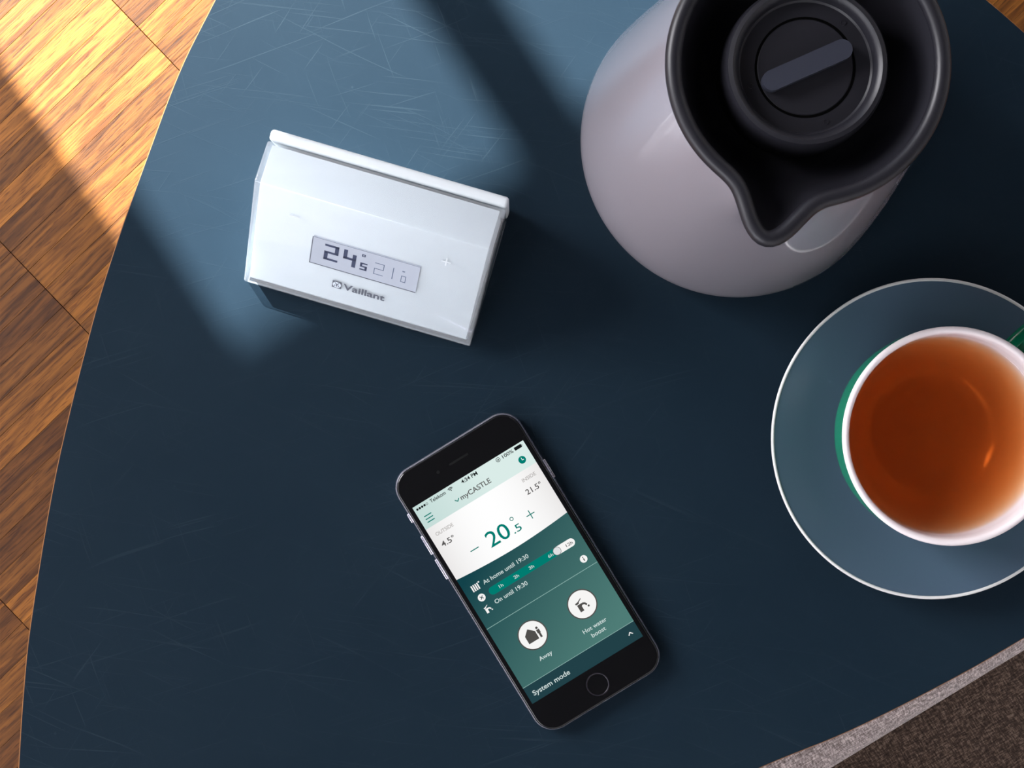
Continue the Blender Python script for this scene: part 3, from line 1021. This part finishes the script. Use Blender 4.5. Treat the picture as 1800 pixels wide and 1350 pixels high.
SW, SH = 114.0, 202.0
screen = bm_obj('screen', flat([rect(-SW, -SH, SW, 60)], ZS + 0.00003), M_DARK, phone, recalc=False)
screen['label'] = 'lit screen with green and white heating app'
L1, L2, L3, L4 = (ZS + 0.00003 * k for k in (2, 3, 4, 5))
def ui(name, polys, mat, z=L2):
    return bm_obj(name, flat(polys, z), mat, screen, recalc=False)
def ut(name, s, x, y, w, cap, mat, z=L3, bold=0.012):
    return text_obj(name, s, x, y, w, cap, mat, screen, z, US, bold)
def capsule(x0, x1, y, r, n=14):
    return [(x1 + r * math.cos(math.radians(-90 + 180 * k / n)), y + r * math.sin(math.radians(-90 + 180 * k / n))) for k in range(n + 1)] + \
           [(x0 + r * math.cos(math.radians(90 + 180 * k / n)), y + r * math.sin(math.radians(90 + 180 * k / n))) for k in range(n + 1)]
def stroke(pts, w):
    out = []
    for (x0, y0), (x1, y1) in zip(pts[:-1], pts[1:]):
        d = Vector((x1 - x0, y1 - y0)).normalized() * (w / 2)
        nx, ny = -d.y, d.x
        x0e, y0e, x1e, y1e = x0 - d.x * 0.6, y0 - d.y * 0.6, x1 + d.x * 0.6, y1 + d.y * 0.6
        out.append([(x0e + nx, y0e + ny), (x0e - nx, y0e - ny), (x1e - nx, y1e - ny), (x1e + nx, y1e + ny)])
    return out
def ring(cx, cy, r0, r1, n=28, a0=0, a1=360):
    out = []
    for k in range(n):
        a, b = (math.radians(a0 + (a1 - a0) * t / n) for t in (k, k + 1))
        out.append([(cx + r0 * math.cos(a), cy + r0 * math.sin(a)), (cx + r1 * math.cos(a), cy + r1 * math.sin(a)), (cx + r1 * math.cos(b), cy + r1 * math.sin(b)), (cx + r0 * math.cos(b), cy + r0 * math.sin(b))])
    return out

ui('header_band', [rect(-SW, 156.8, SW, SH)], M_HEAD, L1)
curve = [(-SW, 156.8)] + [(x, 47.5 + 6.0 * (abs(x) / SW) ** 1.8) for x in [(-SW + 2 * SW * k / 24) for k in range(25)]] + [(SW, 156.8)]
M_PANEL = emission_gradient('screen_white_panel', S(255, 255, 255), S(226, 223, 222), (0, 0, 0), (0.034, 0, 0))
nt = M_PANEL.node_tree
_dot = [n for n in nt.nodes if n.type == 'VECT_MATH' and n.operation == 'DOT_PRODUCT'][0]
_mix = [n for n in nt.nodes if n.type == 'MIX'][0]
_abs = nt.nodes.new('ShaderNodeMath'); _abs.operation = 'ABSOLUTE'
_pw = nt.nodes.new('ShaderNodeMath'); _pw.operation = 'POWER'; _pw.inputs[1].default_value = 2.0
nt.links.new(_dot.outputs['Value'], _abs.inputs[0]); nt.links.new(_abs.outputs[0], _pw.inputs[0]); nt.links.new(_pw.outputs[0], _mix.inputs['Factor'])
ui('white_panel', [curve], M_PANEL, L1)
ui('lower_bar', [rect(-SW, -SH, SW, -170)], M_BAR, L1)
ui('signal_dots', [ellipse(-107.9 + 4.9 * k, 195, 2.1, 2.1, 14) for k in range(4)] + ring(-88.2, 195, 1.5, 2.1, 14), M_BLACK)
ut('carrier_lettering', 'Telekom', -81.4, 192.2, 31.0, 6.8, M_BLACK)
ui('wifi_mark', ring(-39.6, 191.6, 5.6, 7.0, 8, 45, 135) + ring(-39.6, 191.6, 3.1, 4.5, 8, 45, 135) + [[(-39.6, 191.4), (-38.1, 193.0), (-39.6, 193.7), (-41.1, 193.0)]], M_BLACK)
ut('time_lettering', '4:34 PM', -16.9, 192.4, 32.2, 6.9, M_BLACK, bold=0.02)
ui('lock_mark', ring(58.7, 195.6, 3.1, 4.1, 20) + [rect(57.3, 194.2, 60.1, 196.4)], M_BLACK)
ut('charge_lettering', '100%', 67.6, 192.6, 21.8, 6.6, M_BLACK)
ui('battery_mark', [rounded_rect(7.2, 3.0, 0.9, 4, 100.0, 196.0), rect(107.6, 194.8, 108.6, 197.2)], M_BLACK)
ut('title_lettering', 'myCASTLE', -32.6, 168.3, 61.2, 9.4, M_GREY)
ui('title_chevron', stroke([(-43.2, 174.2), (-39.4, 170.4), (-35.6, 174.2)], 1.6), M_TEAL)
ui('menu_mark', [rect(-104.6, 172 + d - 0.9, -89.8, 172 + d + 0.9) for d in (-5.8, 0, 5.8)], M_TEAL)
ui('clock_mark', [ellipse(94.9, 173.4, 6.8, 6.8)], M_TEAL)
ui('clock_hands', stroke([(94.9, 177.4), (94.9, 173.0), (97.9, 173.0)], 1.2), M_HEAD, L3)
ut('outside_lettering', 'OUTSIDE', -103.3, 137.4, 35.2, 6.6, M_LGREY)
ut('outside_reading', '4.5°', -104.2, 115.2, 26.6, 10.0, M_GREY)
ut('inside_lettering', 'INSIDE', 75.6, 138.4, 27.0, 6.6, M_LGREY)
ut('inside_reading', '21.5°', 70.6, 115.6, 31.0, 10.0, M_GREY)
ui('minus_sign', [rect(-66.8, 82.1, -50.2, 83.9)], M_TEAL)
ut('setpoint_reading', '20', -32.0, 69.4, 43.0, 29.0, M_TEAL, bold=0.004)
ui('degree_ring', ring(24.6, 94.6, 2.3, 3.6), M_TEAL)
ut('setpoint_decimal', '.5', 15.8, 69.2, 16.2, 13.6, M_TEAL, bold=0.006)
ui('plus_sign', [rect(49.0, 83.2, 65.4, 84.9), rect(56.3, 75.8, 58.0, 83.2), rect(56.3, 84.9, 58.0, 92.2)], M_TEAL)
ut('home_lettering', 'At home until 19:30', -76.6, 21.2, 92.4, 7.8, M_LTEXT)
ui('radiator_mark', [rect(-99.6 + 3.9 * k, 19.0, -97.2 + 3.9 * k, 30.8) for k in range(4)] + [rect(-84.4, 29.4, -81.6, 31.8)], M_WHITE)
ui('slider_track', [capsule(-69.0, 91.9, 4.4, 7.3)], M_SLIDER)
ui('slider_end', [capsule(63.3, 91.9, 4.8, 7.3)], M_WHITE, L3)
ui('slider_knob', [ellipse(63.3, 4.6, 7.4, 7.4)], M_KNOB, L4)
ui('slider_knob_ring', ring(63.3, 4.6, 6.8, 7.5), M_RING, L4 + 0.00002)
for nm, s, cx, w, mt in (('one', '1h', -52.4, 8.0, M_LTEXT), ('two', '2h', -21.1, 9.6, M_LTEXT), ('three', '3h', 10.0, 9.8, M_LTEXT), ('six', '6h', 49.6, 9.6, M_LTEXT), ('twelve', '12h', 88.0, 13.2, M_GREY)):
    ut(nm + '_hour_lettering', s, cx - w / 2, 1.5, w, 5.8, mt, L4 + 0.00003)
ui('cancel_mark', [ellipse(-92.3, 4.2, 6.9, 6.9)], M_WHITE)
ui('cancel_cross', stroke([(-94.8, 1.7), (-89.8, 6.7)], 1.4) + stroke([(-94.8, 6.7), (-89.8, 1.7)], 1.4), M_BAR, L3)
ui('info_mark', [ellipse(96.0, -31.6, 6.7, 6.7)], M_WHITE)
ui('info_letter', [rect(95.1, -35.4, 97.0, -30.6), ellipse(96.0, -28.4, 1.1, 1.1, 10)], M_GREY, L3)
def tap(cx, cy, s):
    P = lambda pts: [(cx + x * s, cy + y * s) for x, y in pts]
    return [P([(-7.0, -8.5), (0.2, -8.5), (0.2, 0.5), (2.6, 2.0), (-7.0, 2.0)]),
            P([(-7.0, 2.0), (2.6, 2.0), (6.0, 0.8), (8.2, -2.6), (11.0, -1.0), (8.6, 3.4), (4.6, 5.4), (-7.0, 5.4)]),
            P([(-8.5, 6.6), (-2.2, 6.6), (-1.2, 9.0), (5.5, 13.0), (4.8, 14.2), (-3.0, 10.4), (-8.5, 9.6)]),
            P(ellipse(11.2, -5.0, 2.0, 2.0, 12))]
ui('tap_mark', tap(-94.0, -20.0, 0.62), M_WHITE)
ut('water_lettering', 'On until 19:30', -76.8, -18.6, 66.4, 7.8, M_LTEXT)
ui('divider_line', [rect(-SW, -48.9, SW, -47.9)], M_LINE)
for nm, cx, cy in (('away', -50.2, -98.8), ('boost', 52.3, -98.1)):
    ui(nm + '_circle', [ellipse(cx, cy, 25.0, 25.0, 48)], M_WHITE)
    ui(nm + '_circle_ring', ring(cx, cy, 24.7, 26.8, 48), M_RING, L3)
ui('boost_tap', tap(49.8, -101.0, 0.98), M_RING, L3)
P = lambda pts: [(-50.2 + x, -98.8 + y) for x, y in pts]
ui('away_house', [P([(-13.5, -11.0), (7.0, -11.0), (7.0, 4.0), (-3.25, 13.5), (-13.5, 4.0)])], M_RING, L3)
ui('away_figure', [P([(10.2, -11.2), (14.0, -11.2), (14.0, -3.0), (15.0, -2.5), (15.0, 4.2), (9.2, 4.2), (9.2, -2.5), (10.2, -3.0)]), P(ellipse(12.1, 7.4, 2.3, 2.3, 14))], M_RING, L3)
ut('away_lettering', 'Away', -63.0, -145.0, 26.0, 7.6, M_LTEXT)
ut('boost_lettering', 'Hot water', 27.6, -145.0, 47.4, 7.6, M_LTEXT)
ut('boost_second_lettering', 'boost', 37.4, -158.0, 28.0, 7.6, M_LTEXT)
ui('bar_line', [rect(-SW, -170.4, SW, -169.5)], M_LINE)
ut('mode_lettering', 'System mode', -103.6, -191.2, 74.6, 9.0, M_LTEXT)
ui('bar_chevron', stroke([(93.6, -188.2), (97.4, -184.2), (101.2, -188.2)], 1.6), M_WHITE)
